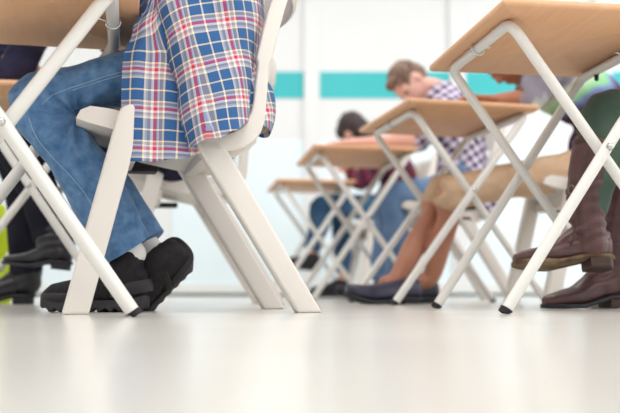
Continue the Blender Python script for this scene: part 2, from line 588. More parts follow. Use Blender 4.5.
# ------------------------------------------------------------------ chair
def make_chair():
    t = thing('school_chair', 'x', 'chair')
    hw = .205
    for s in (-1, 1):
        y0, y1 = sorted((s * hw, s * (hw - .042)))
        b = MB(); b.prism([(-.296, 0), (-.238, 0), (-.128, .452), (-.134, .470), (-.155, .476), (-.176, .468), (-.186, .450)], y0, y1)
        add('leg', b, M['chair'], t, .007, 3, angle=40)
        b = MB(); b.prism([(.237, 0), (.297, 0), (.062, .385), (.048, .402), (-.006, .402), (-.006, .385)], y0, y1)
        add('leg', b, M['chair'], t, .007, 3, angle=40)
        y0, y1 = sorted((s * hw, s * (hw - .036)))
        outer = [(.0, .376), (.05, .374), (.085, .380), (.110, .388), (.130, .402), (.147, .425), (.156, .455), (.160, .51), (.163, .555), (.166, .594), (.172, .602), (.186, .66), (.201, .72), (.222, .79), (.238, .87), (.232, .893)]
        inner = [(.0, .410), (.05, .414), (.075, .421), (.098, .434), (.114, .452), (.124, .475), (.129, .50), (.132, .54), (.136, .57), (.139, .592), (.134, .602), (.144, .645), (.162, .72), (.188, .80), (.208, .87), (.216, .890)]
        b = MB(); b.rings([[V((o_[0], y0, o_[1])), V((o_[0], y1, o_[1])), V((i_[0], y1, i_[1])), V((i_[0], y0, i_[1]))] for o_, i_ in zip(outer, inner)])
        add('back_post', b, M['chair'], t, .006, 3, angle=40)
    b = MB(); b.box((-.165, .09, .362), (-.065, .16, .378)); add('under_pad', b, M['rubber'], t, .006)
    # seat shell, lofted across its width with a shallow dish
    prof = [(-.276, .468, .442), (-.255, .478, .435), (-.20, .474, .422), (-.10, .455, .395), (0, .438, .376), (.08, .436, .366), (.115, .448, .378), (.142, .470, .405)]
    ys = [-.172 + .344 * k / 12 for k in range(13)]
    b = MB(); rings = []
    for y in ys:
        q = 1 - (y / .172) ** 2
        edge = max(0, (abs(y) - .15) / .022)
        top = [V((x + .01 * (1 - q) * (x < -.2), y, zt - .014 * q - .006 * edge)) for x, zt, zb in prof]
        bot = [V((x, y, zb + .012 * q * (abs(x) < .2))) for x, zt, zb in reversed(prof)]
        rings.append(top + bot)
    b.rings(rings)
    add('seat', b, M['chair'], t, angle=40)
    # curved backrest panel between the posts, gap below it
    b = MB(); rings = []
    for k in range(17):
        y = -.195 + .39 * k / 16
        q = 1 - (y / .195) ** 2
        bul = .045 * q
        pr = [(.205, .775), (.213, .768), (.221, .775), (.233, .82), (.240, .88), (.232, .892), (.222, .886), (.216, .83)]
        rings.append([V((x + bul + .004, y, z)) for x, z in pr])
    b.rings(rings)
    add('backrest', b, M['chair'], t, angle=50)
    # stretcher under the seat
    for x in (-.15, .03):
        b = MB(); b.box((x - .016, -.17, .362), (x + .016, .17, .396)); add('seat_rail', b, M['chair'], t, .005)
    return t

chair0 = make_chair()
def place_chair(px, Y, label, rz=RZ):
    o = chair0 if not used['chair'] else copy_tree(chair0)
    used['chair'] = True
    F = V((xat(px, Y, 0), Y, 0))
    o.location = F - (Matrix.Rotation(rz, 3, 'Z') @ V((-.267, -.19, 0)))
    o.rotation_euler = (0, 0, rz)
    o['label'] = label
    o['group'] = 'plastic school chairs'
    return o
c1 = place_chair(75, 1.885, 'warm grey plastic chair under the student in the plaid shirt', math.radians(15.5))
c2 = place_chair(120, 2.86, 'plastic chair seen between the legs of the plaid-shirted student\'s chair', math.radians(12))
c4 = place_chair(551, 3.08, 'plastic chair of the student in khaki shorts, behind the brown boots')
c5 = place_chair(406, 3.98, 'plastic chair under the boy in light jeans and purple gingham')
c6 = place_chair(358, 5.12, 'plastic chair under the dark-haired student in maroon check')
c3 = place_chair(668, 2.16, 'plastic chair of the student in tall brown boots, beyond the picture edge')

# ------------------------------------------------------------------ people
def hand(mb, wrist, d, palm_n, thumb_side, curl=.5, s=1.0):
    d = d.normalized()
    n = (palm_n - d * palm_n.dot(d)).normalized()      # back of the hand
    lt = d.cross(n).normalized()
    if lt.dot(thumb_side) < 0:
        lt = -lt
    mb.tube([wrist - d * .03, wrist + d * .012, wrist + d * .05 * s, wrist + d * .088 * s], [(.026 * s, .019 * s), (.029 * s, .017 * s), (.038 * s, .0145 * s), (.038 * s, .011 * s)], lat=lt, seg=12)
    for k, (L, off) in enumerate(((.068, .030), (.077, .010), (.072, -.010), (.056, -.029))):
        p = wrist + d * (.080 * s) + lt * off * s
        pts, dd = [p], d + lt * (off * 2.2)
        dd.normalize()
        for q in range(3):
            an = curl * (.35, .75, .65)[q]
            ax = lt
            dd = Matrix.Rotation(an if dd.cross(-n).dot(ax) > 0 else -an, 3, ax) @ dd
            p = p + dd * (L * s * (.45, .31, .24)[q])
            pts.append(p)
        mb.tube(pts, [.0095 * s, .009 * s, .008 * s, .0068 * s], seg=8, sub=2)
    p = wrist + d * .022 * s + lt * .026 * s
    p1 = p + (d * .6 + lt * .8).normalized() * .034 * s
    p2 = p1 + (d * .85 + lt * .45 - n * .25).normalized() * .030 * s
    p3 = p2 + (d * .95 + lt * .1 - n * .35).normalized() * .025 * s
    mb.tube([p, p1, p2, p3], [.013 * s, .0115 * s, .0098 * s, .0075 * s], seg=8, sub=2)

def cloth_noise(amp, freq, sx=1, sy=1, sz=1):
    def f(co, n):
        return amp * noise.noise(V((co.x * freq * sx, co.y * freq * sy, co.z * freq * sz))) + amp * .4 * noise.noise(V((co.x * freq * 2.3, co.y * freq * 2.3, co.z * freq * 2.3)))
    return f

def shoe_frame(heel, toe, up):
    x = (toe - heel)
    L = x.length
    x.normalize()
    z = (up - x * up.dot(x)).normalized()
    y = z.cross(x)
    return x, y, z, L

def make_shoe(parent, name, heel, toe, up, style, m_up, m_sole, bend=0.0, shaft=None, shaft_r=None, voxel=.0045, label=None):
    """heel, toe: points on the underside of the sole. style: trainer, boot, loafer"""
    x, y, z, L = shoe_frame(heel, toe, up)
    st = .030 if style == 'trainer' else .012 if style == 'loafer' else .012
    hh = {'trainer': 0, 'loafer': .012, 'boot': .024}[style]

    def W(u, v, w):
        # u along, v across, w up; toe bend and heel rise
        px, pz = u * L, w
        if bend and u > .66:
            a = bend
            dx = px - .66 * L
            px = .66 * L + dx * math.cos(a) - w * math.sin(a) * .6
            pz = dx * math.sin(a) + w * math.cos(a)
        rise = hh * max(0, 1 - u / .55) if u < .55 else 0
        rise = hh * (1 - min(1, max(0, (u - .25) / .35))) if hh else 0
        if style == 'loafer' and u > .68: rise += .030 * ((u - .68) / .32) ** 1.6
        return heel + x * px + y * v + z * (pz + rise)
    k = L / .27
    if style == 'loafer':
        tab = [(0.0, .024, .062), (.06, .031, .074), (.2, .034, .072), (.34, .036, .066), (.5, .041, .064), (.66, .046, .060), (.8, .045, .054), (.92, .036, .046), (1.0, .016, .034)]
    elif style == 'boot':
        tab = [(0.0, .022, .080), (.06, .031, .10), (.2, .034, .105), (.34, .035, .100), (.5, .039, .075), (.66, .043, .055), (.8, .041, .044), (.92, .031, .036), (1.0, .012, .026)]
    else:
        tab = [(0.0, .026, .088), (.05, .034, .108), (.2, .037, .122), (.34, .039, .112), (.5, .043, .088), (.66, .047, .076), (.8, .046, .068), (.92, .038, .060), (1.0, .018, .040)]
    b = MB(); rings = []
    for u, w, h in tab:
        r = []
        for q in range(18):
            a = 2 * PI * q / 18
            ca, sa = math.cos(a), math.sin(a)
            zz = st * .6 + (h + st * .4 - st * .6) * (.5 + .5 * math.copysign(abs(sa) ** .75, sa))
            tp = 1 - .35 * max(0, sa) ** 2
            r.append(W(u, math.copysign(abs(ca) ** .7, ca) * w * k * tp, zz * k))
        rings.append(r)
    b.rings(rings)
    if shaft:
        b.tube(shaft, shaft_r, lat=y, seg=18)
    df = None
    if style == 'boot':
        ank = W(.3, 0, .11)
        def df(co, n, ank=ank):
            dz = co - ank
            f = math.exp(-(dz.length / .085) ** 2)
            return .0045 * math.sin(dz.dot(z) * 190 + dz.dot(x) * 60 + 4 * noise.noise(co * 14)) * f + .0022 * noise.noise(co * 26)
    up_o = fuse(name, b, m_up, parent, voxel, 3, True, df)
    if label: up_o['label'] = label
    # sole
    b = MB(); rings = []
    nn = 44
    for q in range(nn + 1):
        u = q / nn
        # outline half width
        for (u0, w0, h0), (u1, w1, h1) in zip(tab, tab[1:]):
            if u0 <= u <= u1 + 1e-6:
                t = (u - u0) / (u1 - u0)
                w = R_lerp(w0, w1, t)
        w = w * 1.06 + .002
        if u < .06: w *= .75 + .25 * u / .06
        lo = 0.0
        if style == 'trainer':
            lo = .006 if (q % 4) in (1, 2) and 1 < q < nn - 1 else 0
            if u > .9: lo += .014 * ((u - .9) / .1) ** 1.5
            if u < .06: lo += .01 * (1 - u / .06)
        top = st + (.012 * math.exp(-((u - .04) / .1) ** 2) + .006 * (u > .93) if style == 'trainer' else 0)
        sh = .25
        rings.append([W(u * 1.02 - .012, w * k * sx, zz * k) for sx, zz in ((-.86, lo), (.86, lo), (1, lo + .004), (1.0, R_lerp(lo, top, .6)), (.93, top), (-.93, top), (-1.0, R_lerp(lo, top, .6)), (-1, lo + .004))])
    b.rings(rings)
    add('sole', b, m_sole, up_o, world=True, angle=50)
    if style == 'boot' or style == 'loafer':
        hz = .034 if style == 'boot' else .018
        b = MB(); rings = []
        for zz, g in ((-hh, .93), (-hh + .003, .96), (.004, 1.0), (st * .6, 1.0)):
            out = []
            for a in [PI / 2 + PI * q / 10 for q in range(11)]:
                out.append((.075 + .075 * math.cos(a) * g, .032 * math.sin(a) * g))
            out += [(.26 - .01 * (1 - g), -.032 * g), (.26 - .01 * (1 - g), .032 * g)]
            rings.append([W(u_, v_ * k, zz * k) for u_, v_ in out])
        b.rings(rings)
        add('heel', b, M['heel_stack'] if m_up == M['brown_leather'] else m_sole, up_o, world=True, angle=40)
    return up_o, W

def make_person(spec):
    J = spec['J']
    lat = (J['hipF'] - J['hipN']).normalized()
    root = thing('person', spec['label'], 'person', (J['hipN'].x, J['hipN'].y, 0))
    skin = spec['skin']
    vox = spec.get('vox', .009)
    b = MB()
    pel = (J['hipN'] + J['hipF']) / 2
    spine = [pel + (pel - J['waist']).normalized() * .03, pel, J['waist'], J['chest'], J['neck']]
    tr = spec.get('torso', [(.13, .085), (.135, .09), (.12, .08), (.145, .09), (.06, .055)])
    b.tube(spine[:4] + [J['chest'] + (J['neck'] - J['chest']) * .6], tr[:4] + [(.12, .08)], lat=lat, seg=20)
    hd, f, u = J['head'], spec['face'].normalized(), None
    u = (hd - J['neck']).normalized()
    f = (f - u * f.dot(u)).normalized() if abs(f.dot(u)) < .97 else f
    u2 = (spec.get('headup', u))
    u2 = (u2 - f * u2.dot(f)).normalized()
    l = f.cross(u2).normalized()
    b.tube([J['chest'] + (J['neck'] - J['chest']) * .5, J['neck'], hd - u2 * .03], [.062, .055, .052], seg=14)
    # head
    b.ball(hd + u2 * .028 - f * .008, (.076, .094, .088), l, f, u2)
    b.ball(hd - u2 * .035 + f * .022, (.060, .070, .078), l, f, u2)
    b.ball(hd - u2 * .088 + f * .052, (.030, .028, .024), l, f, u2)
    b.ball(hd - u2 * .008 + f * .098, (.011, .014, .024), l, f, u2)
    b.ball(hd - u2 * .022 + f * .103, (.016, .014, .010), l, f, u2)
    b.ball(hd + u2 * .022 + f * .076, (.050, .016, .012), l, f, u2)
    b.ball(hd - u2 * .058 + f * .083, (.023, .012, .010), l, f, u2)
    for s in (-1, 1):
        b.ball(hd + l * s * .076 - f * .004 - u2 * .008, (.010, .020, .032), l, f, u2)
    ex = MB()
    for side in ('N', 'F'):
        sh, el, wr = J['sh' + side], J['el' + side], J['wr' + side]
        b.tube([J['chest'] + (J['neck'] - J['chest']) * .35, sh, (sh + el) / 2, el, el.lerp(wr, .35), wr], [.062, .056, .047, .040, .039, .027], seg=14)
        dd = (wr - el).normalized()
        hd_dir = spec.get('hand' + side, dd)
        hand(ex, wr, hd_dir, spec.get('palm' + side, V((0, 0, 1))), lat if side == 'N' else -lat, spec.get('curl', .3))
        hp, kn, an = J['hip' + side], J['kn' + side], J['an' + side]
        mid = hp.lerp(kn, .5); cal = kn.lerp(an, .3)
        back = (mid - kn).normalized()
        cal = cal + back * .012
        ql = spec.get('legs', .74 if spec.get('trouser_end', .93) > .5 else 1.0)
        qh = min(ql, .80)
        clad = spec.get('trouser_end', .93) > .5
        b.tube([hp, mid, kn, cal, kn.lerp(an, .65) + back * .004, an, an + (J['toe' + side] - an) * (.08 if clad else .25)], [.080 * qh, .074 * qh, .054 * ql, .055 * ql, .043 * (.75 if clad else 1), .034 * (.78 if clad else 1), .033 * (.72 if clad else 1)], seg=16)
    fuse('body', b, skin, root, vox, 4, extra=ex)
    # eyes
    for s in (-1, 1):
        e = MB(); e.ball(hd + l * s * .031 + u2 * .006 + f * .083, (.012, .008, .007), l, f, u2, 10, 6)
        add('eye', e, M['eye'], root, world=True)
    # hair
    h = MB()
    g = spec.get('hair_g', 1.0)
    h.ball(hd + u2 * .038 - f * .016, (.081 * g, .096 * g, .086 * g), l, f, u2, 24, 16)
    h.ball(hd + u2 * .005 - f * .040, (.078 * g, .070 * g, .085 * g), l, f, u2, 24, 16)
    if spec.get('fringe'):
        h.ball(hd + u2 * .088 + f * .045, (.055, .036, .026), l, f, u2, 16, 10)
    if spec.get('longhair'):
        h.ball(hd - u2 * .04 - f * .045, (.076, .060, .10), l, f, u2, 20, 12)
        h.ball(hd + f * .045 + u2 * .05, (.076, .058, .055), l, f, u2, 20, 12)
    ha = spec.get('hair_amp', .004)
    fuse('hair', h, spec['hair'], root, .006, 2, deform=lambda co, n: ha * noise.noise(co * 45) + ha * .8 * noise.noise(co * 110))
    # trousers
    if spec.get('trousers'):
        b = MB()
        q = .014
        b.tube([pel + (pel - J['waist']).normalized() * .045, pel, pel.lerp(J['waist'], .75)], [(.165, .115), (.172, .125), (.15, .108)], lat=lat, seg=22)
        for side in ('N', 'F'):
            hp, kn, an = J['hip' + side], J['kn' + side], J['an' + side]
            leg = spec['trousers']
            end = spec.get('trouser_end', .93)
            pts, rr = [hp, hp.lerp(kn, .3), hp.lerp(kn, .65), kn], list(leg[:4])
            mid = hp.lerp(kn, .5)
            back = (mid - kn).normalized()
            if end > 0:
                pts += [kn.lerp(an, .32 * min(1, end / .9)) + back * leg[7], kn.lerp(an, .66 * min(1, end / .9)) + back * leg[7] * .7, kn.lerp(an, end)]
                rr += leg[4:7]
            b.tube(pts, rr, seg=20, round_ends=(end < .5))
        fuse('trousers', b, spec['trouser_mat'], root, spec.get('cvox', .009), spec.get('tsmooth', 4), deform=spec.get('tdef', cloth_noise(.007, 16)))
    # shirt
    if spec.get('shirt_mat') and not spec.get('custom_shirt'):
        b = MB()
        g = spec.get('shirt_g', .018)
        sp = [pel.lerp(J['waist'], spec.get('hem', .1)), J['waist'], J['chest'], J['chest'] + (J['neck'] - J['chest']) * .62]
        b.tube(sp, [(.155 + g, .112 + g), (.142 + g, .10 + g), (.16 + g, .108 + g), (.115 + g, .078 + g)], lat=lat, seg=24)
        for side in ('N', 'F'):
            sh, el, wr = J['sh' + side], J['el' + side], J['wr' + side]
            se = spec.get('sleeve', .5)
            pts = [J['chest'] + (J['neck'] - J['chest']) * .35, sh, sh.lerp(el, .5)]
            rr = [.070 + g * .4, .066 + g * .4, .056 + g * .4]
            if se > 1:
                pts += [el, el.lerp(wr, (se - 1))]
                rr += [.050 + g * .3, .040 + g * .3]
            else:
                pts += [sh.lerp(el, se)]
                rr += [.054 + g * .5]
            b.tube(pts, rr, seg=16, round_ends=False)
        fuse('shirt', b, spec['shirt_mat'], root, spec.get('cvox', .009), 4, deform=cloth_noise(.010, 13))
    return root, lat

def joints(d):
    return {k: (v if isinstance(v, Vector) else pt(*v)) for k, v in d.items()}

UP = V((0, 0, 1))
# ---- student in plaid shirt and blue jeans
J = joints(dict(hipN=(190, 60, 2.035), hipF=(181, 72, 2.20), waist=(206, 20, 2.11), chest=(192, -80, 2.11), neck=(172, -150, 2.12), head=(140, -188, 2.13),
                shN=(185, -118, 1.94), shF=(175, -100, 2.29), elN=(122, -22, 1.93), elF=(116, 2, 2.25), wrN=(30, -4, 1.98), wrF=(30, 18, 2.2),
                knN=(33, 101, 2.00), knF=(32, 104, 2.22), anN=(128, 250, 2.09), anF=(146, 247, 2.21), toeN=(45, 300, 2.10), toeF=(110, 305, 2.30)))
kback = pt(76, 116, 1.99)
def s1_def(co, n):
    d = co - kback
    r = math.sqrt(d.x ** 2 + d.z ** 2)
    an = math.atan2(d.z, d.x)
    f = math.exp(-(r / .105) ** 2)
    v = .0068 * math.sin(an * 10 + 3 * noise.noise(co * 9)) * f * min(1, r / .03)
    v += .0042 * noise.noise(V((co.x * 14 + co.z * 8, co.y * 12, co.z * 14)))
    # bunching above the cuff
    c = co - pt(128, 240, 2.05)
    v += .0045 * math.sin((c.z * .75 - c.x * .5) * 170 + 3 * noise.noise(co * 12)) * math.exp(-(c.length / .085) ** 2)
    return v
S1, lat1 = make_person(dict(J=J, label='student in blue plaid shirt, blue jeans and black trainers, seated, head out of view', skin=M['skin_pink'], hair=M['hair_brown'], face=V((-1, 0, -.6)), legs=.60,
    trousers=[.078, .064, .056, .061, .066, .071, .061, .014], trouser_mat=M['denim'], trouser_end=.985, tdef=s1_def, cvox=.0055, custom_shirt=True))

# custom plaid shirt: body ring, hanging front panel, tail through the chair back
class UVMesh:
    def __init__(self):
        self.v, self.f, self.uvs = [], [], []
    def sheet(self, grid, uv, closed=False):
        nr, nc = len(grid), len(grid[0])
        a = len(self.v)
        for r in range(nr):
            for c in range(nc):
                self.v.append(grid[r][c]); self.uvs.append(uv[r][c])
        for r in range(nr - 1):
            for c in range(nc - 1):
                self.f.append((a + r * nc + c, a + r * nc + c + 1, a + (r + 1) * nc + c + 1, a + (r + 1) * nc + c))
    def mesh(self, name, off):
        me = bpy.data.meshes.new(name)
        me.from_pydata([tuple(p - off) for p in self.v], [], self.f)
        ul = me.uv_layers.new(name='UVMap')
        for lp in me.loops:
            ul.data[lp.index].uv = self.uvs[lp.vertex_index]
        return me
def interp(tab, x):
    if x <= tab[0][0]: return tab[0][1]
    for (a, va), (c, vc) in zip(tab, tab[1:]):
        if x <= c:
            t = (x - a) / (c - a)
            t = t * t * (3 - 2 * t)
            return va + (vc - va) * t
    return tab[-1][1]
sm = UVMesh()
YN = 1.90
# left / right silhouette by pixel row
SL = [(-150, 140), (-100, 138), (-60, 140), (0, 147), (50, 161), (100, 173), (165, 187)]
SR = [(-150, 215), (-110, 238), (-60, 256), (0, 260), (50, 252), (100, 250), (165, 247)]
nr, ncol = 60, 96
grid, uvg = [], []
for r in range(nr + 1):
    row, urow = [], []
    for c in range(ncol + 1):
        th = 2 * PI * c / ncol            # 0 = right(back), -90 = near side
        ca, sa = math.cos(th), -math.sin(th)
        pxm = 215 + 36 * ca
        # hem: low on the near side, sitting on the seat elsewhere
        hem_near = interp([(180, 153), (200, 148), (215, 143), (232, 133), (252, 116)], pxm)
        hem = hem_near if sa < 0 else 110
        if sa > -.35: hem = R_lerp(hem_near, 112, min(1, (sa + .35) / .35))
        t = r / nr
        py = -165 + (hem + 165) * t
        xl, xr = interp(SL, py), interp(SR, py)
        pw = .62
        cx_ = (xl + xr) / 2 + (xr - xl) / 2 * math.copysign(abs(ca) ** pw, ca)
        dep = .215 - .05 * max(0, (-py - 60) / 100) + .012 * max(0, py) / 100
        Y = 2.115 + dep * math.copysign(abs(sa) ** pw, sa)
        p = pt(cx_, py, Y if sa < 0 else 2.115 + (Y - 2.115))
        # keep world x from the near plane so the far side does not spread
        zz = zat(py, 1.93)
        p = V((xat(cx_, 1.93, zz), Y, zz))
        # folds: ridges running down from the shoulder
        g1 = (cx_ - (190 + .30 * py)) / 9.5
        amp = .0065 * min(1, max(0, (py + 120) / 120))
        wv = math.sin(g1 + 1.4 * noise.noise(V((cx_ * .02, py * .012, 0)))) * .7 + 1.1 * noise.noise(V((cx_ * .05, py * .02, 3)))
        p.y += amp * wv * (1 if sa < 0 else -1)
        p.x += amp * .5 * noise.noise(V((cx_ * .04, py * .03, 9)))
        # the fold edge at the front curls toward the camera
        if sa < 0:
            p.y -= .018 * math.exp(-((cx_ - xl) / 9) ** 2)
        row.append(p)
        a = math.radians(15)
        ux, vz = (p.x + (.9 * (Y - 2.115) if sa >= 0 else 0)), p.z
        ux += .35 * (p.y - YN) * (-1 if ca < 0 else 1) * (1 if sa < 0 else 0)
        ux += .012 * noise.noise(V((p.x * 6, 0, p.z * 6))); vz += .010 * noise.noise(V((p.x * 7, 4, p.z * 5)))
        urow.append((ux * math.cos(a) + vz * math.sin(a) + .012, -ux * math.sin(a) + vz * math.cos(a) + .043))
    grid.append(row); uvg.append(urow)
sm.sheet(grid, uvg)
# front panel hanging from the chest over the thigh and seat side
LE = [(-60, 152), (-20, 150), (0, 145), (25, 130), (55, 121.5), (110, 121), (170, 122)]
nr, nc = 46, 30
grid, uvg = [], []
for r in range(nr + 1):
    row, urow = [], []
    for c in range(nc + 1):
        s = c / nc
        hem = interp([(0, 162), (.35, 162), (.7, 158), (1, 150)], s)
        py = -60 + (hem + 60) * r / nr
        xl = interp(LE, py)
        xr = interp(SL, py) + 16
        pxx = R_lerp(xl, xr, s)
        Y = 1.905 + .05 * s * s + .035 * math.exp(-((py - 30) / 30) ** 2) * (1 - s) + .004 * math.sin(s * 15 + py * .012) * min(1, r / 12)
        if py < 20: Y += .0011 * (20 - py)
        zz = zat(py, 1.91)
        p = V((xat(pxx, 1.91, zz), Y, zz))
        row.append(p)
        k = max(0, (50 - py)) / 110
        ux, vz = p.x + .25 * k * (s - .3) + 0.02, p.z - .22 * k * (s)
        urow.append((ux + .0265, vz + .0))
    grid.append(row); uvg.append(urow)
sm.sheet(grid, uvg)
# rear tail poking out between seat and backrest
grid, uvg = [], []
TL = [(72, 240, 260), (80, 238, 268), (90, 236, 274), (103, 236, 275.5), (114, 241, 275), (123, 248, 273), (131, 258, 270)]
for r, (py, xa, xb) in enumerate(TL):
    row, urow = [], []
    for c in range(17):
        th = -PI * .5 + PI * c / 16
        px = xa + (xb - xa) * math.cos(th) ** .8 if abs(th) < PI / 2 - .01 else xa
        zz = zat(py, 2.05)
        p = V((xat(px, 2.05, zz), 2.07 + .085 * math.sin(th) + .006 * math.sin(r * 1.3 + c), zz))
        row.append(p)
        urow.append((p.x * .8 + p.z * .25 + p.y * .5, p.z * .9 - p.x * .3))
    grid.append(row); uvg.append(urow)
sm.sheet(grid, uvg)
# sleeves
for side in ('N', 'F'):
    sh, el, wr = J['sh' + side], J['el' + side], J['wr' + side]
    P = [sh + V((.04, .06 if side == 'N' else -.06, .0)), sh, sh.lerp(el, .5), el, el.lerp(wr, .5), el.lerp(wr, .85)]
    R = [.085, .078, .066, .058, .052, .040]
    mb = MB()
    st0 = len(mb.v)
    mb.tube(P, R, seg=16, sub=4, round_ends=False)
    base = len(sm.v)
    ring_n = 16
    for i, p in enumerate(mb.v):
        sm.v.append(p + V((0, 0, .004 * noise.noise(p * 20))))
        sm.uvs.append(((i % ring_n) / ring_n * .4, (i // ring_n) * .022))
    for f_ in mb.f:
        sm.f.append(tuple(q + base for q in f_))
me = sm.mesh('shirt', S1.location)
sh_o = link('shirt', me, M['plaid'], S1)
md = sh_o.modifiers.new('thick', 'SOLIDIFY'); md.thickness = .0025; md.offset = 0
md = sh_o.modifiers.new('soft', 'SUBSURF'); md.levels = 1; md.render_levels = 1
# jean seams and cuffs, socks
jn = MB()
def seam(pts, Y, r=.0011):
    b = MB()
    return [pt(a, c, y) for a, c, y in pts]
from mathutils.bvhtree import BVHTree
tro = [o for o in S1.children if o.name.startswith('trousers')][0]
bvh = BVHTree.FromPolygons([v.co + S1.location for v in tro.data.vertices], [tuple(p.vertices) for p in tro.data.polygons])
def on_cloth(px, py):
    o = V((0, 0, H0))
    d = (pt(px, py, 1.0) - o).normalized()
    h = bvh.ray_cast(o, d)
    return (h[0] - d * .0006) if h[0] else None
for path in ([(121, 72), (103, 77), (86, 83), (70, 88), (52, 95), (40, 106)], [(121, 75.2), (103, 80.2), (86, 86), (70, 91)],
             [(29, 118), (32, 128), (38, 140), (46, 150), (56, 161), (66, 171), (74, 180), (84, 192), (96, 212), (106, 232)]):
    dense = []
    for (a0, b0), (a1, b1) in zip(path, path[1:]):
        for q in range(6):
            dense.append((a0 + (a1 - a0) * q / 6, b0 + (b1 - b0) * q / 6))
    P = [p for p in (on_cloth(*q) for q in dense) if p]
    if len(P) > 4:
        b = MB(); b.tube(P, .0013, seg=6, sub=1)
        o = add('seam', b, M['thread'], S1, world=True); o['label'] = 'pale stitched seam'
for side, cyy in (('N', 0), ('F', 1)):
    an, kn = J['an' + side], J['kn' + side]
    d = (an - kn).normalized()
    b = MB(); c0 = kn.lerp(an, .935)
    b.tube([c0, c0 + d * .026], [.0635, .0625], seg=24, sub=1, round_ends=False)
    o = add('trouser_cuff', b, M['denim'], S1, world=True); o['label'] = 'stitched denim hem'
    b = MB(); b.tube([an - d * .06, an - d * .005, an + d * .02], [.036, .037, .037], seg=18)
    add('sock', b, M['sock'], S1, world=True)
# shoes
sN, W = make_shoe(S1, 'shoe', V((xat(146, 2.08, 0), 2.10, .001)), V((xat(44, 2.08, 0), 2.065, .001)), UP, 'trainer', M['black_mesh'], M['black_rub'], shaft=[pt(122, 288, 2.09), pt(126, 268, 2.09), pt(128, 254, 2.095)], shaft_r=[.041, .043, .042])
def shoe_band(parent, W, pts, wdt, m, name, k=1.0):
    b = MB()
    b.tube([W(*p) for p in pts], [(.004, wdt)] * len(pts), seg=10, sub=4)
    return add(name, b, m, parent, world=True)
def overlay(parent, W, samples, m, name):
    """a raised patch that wraps the upper from side to side"""
    b = MB()
    rings = []
    b.tube([W(*p) for p in samples], [(.013, .0045)] * len(samples), lat=None, seg=10, sub=4)
    return add(name, b, m, parent, world=True)
for (sho, Wf) in ((sN, W),):
    shoe_band(sho, Wf, [(.30, .041, .034), (.29, .038, .07), (.28, .028, .098), (.28, 0, .112), (.28, -.028, .098), (.29, -.038, .07), (.30, -.041, .034)], .014, M['black_rub'], 'strap')
    shoe_band(sho, Wf, [(.30, .040, .048), (.16, .040, .056), (.02, .034, .062), (-.035, 0, .066), (.02, -.034, .062), (.16, -.040, .056), (.30, -.040, .048)], .016, M['black_rub'], 'heel_counter')
    shoe_band(sho, Wf, [(.62, .047, .036), (.80, .046, .036), (.94, .032, .036), (1.005, 0, .036), (.94, -.032, .036), (.80, -.046, .036), (.62, -.047, .036)], .010, M['black_rub'], 'toe_guard')
    for u in (.42, .48, .54, .60):
        shoe_band(sho, Wf, [(u, .024, .098 - (u - .36) * .11), (u, 0, .104 - (u - .36) * .11), (u, -.024, .098 - (u - .36) * .11)], .003, M['black_cloth'], 'lace')
hF = pt(188, 257, 2.235); tF = pt(124, 314, 2.20)
xdir = (tF - hF).normalized()
sF, W = make_shoe(S1, 'shoe', hF, hF + xdir * .285, V((.7, 0, .72)), 'trainer', M['black_mesh'], M['black_rub'], bend=.62, shaft=[pt(156, 276, 2.215), pt(160, 262, 2.215), pt(161, 254, 2.215)], shaft_r=[.040, .044, .042])
for (sho, Wf) in ((sF, W),):
    shoe_band(sho, Wf, [(.34, .043, .034), (.31, .040, .07), (.29, .028, .098), (.29, 0, .112), (.29, -.028, .098), (.31, -.040, .07), (.34, -.043, .034)], .014, M['black_rub'], 'strap')
    shoe_band(sho, Wf, [(.30, .042, .048), (.16, .042, .060), (.02, .034, .066), (-.012, 0, .070), (.02, -.034, .066), (.16, -.042, .060), (.30, -.042, .048)], .012, M['black_rub'], 'heel_counter')
    for u in (.42, .48, .54, .60):
        shoe_band(sho, Wf, [(u, .024, .098 - (u - .36) * .11), (u, 0, .104 - (u - .36) * .11), (u, -.024, .098 - (u - .36) * .11)], .003, M['black_cloth'], 'lace')

# ---- student behind, black trousers, navy sleeve
J = joints(dict(hipN=(168, 148, 2.90), hipF=(166, 152, 3.08), waist=(168, 85, 2.99), chest=(108, 4, 2.99), neck=(78, -48, 2.99), head=(46, -64, 2.99),
                shN=(66, -22, 2.83), shF=(62, -14, 3.14), elN=(8, 76, 2.84), elF=(-30, 80, 3.10), wrN=(-60, 82, 2.9), wrF=(17, 57, 2.92),
                knN=(18, 142, 2.88), knF=(16, 142, 3.10), anN=(52, 238, 2.90), anF=(27, 275, 3.12), toeN=(10, 255, 2.9), toeF=(-28, 298, 3.12)))
P2, lat2 = make_person(dict(J=J, label='student in navy top, black trousers and black ankle boots, mostly behind the blue jeans', skin=M['skin_pink'], hair=M['hair_dark'], face=V((-1, 0, -.9)), handF=V((.8, -.1, -.45)), trouser_end=.99,
    trousers=[.088, .082, .074, .070, .070, .064, .060, .012], trouser_mat=M['black_cloth'], shirt_mat=M['navy_cloth'], sleeve=1.82, hem=-.15, cvox=.010, vox=.010))
make_shoe(P2, 'shoe', pt(70, 272, 2.88), pt(3, 264, 2.88), UP, 'boot', M['black_leather'], M['dark_sole'], shaft=[J['anN'] + V((.015, 0, -.05)), J['anN'] + V((.01, 0, .03))], shaft_r=[.062, .066])
make_shoe(P2, 'shoe', V((xat(34, 3.12, 0), 3.12, .001)), V((xat(-40, 3.12, 0), 3.10, .001)), UP, 'boot', M['black_leather'], M['dark_sole'], shaft=[V((J['anF'].x, J['anF'].y, .07)), V((J['anF'].x, J['anF'].y, .20))], shaft_r=[.052, .056])

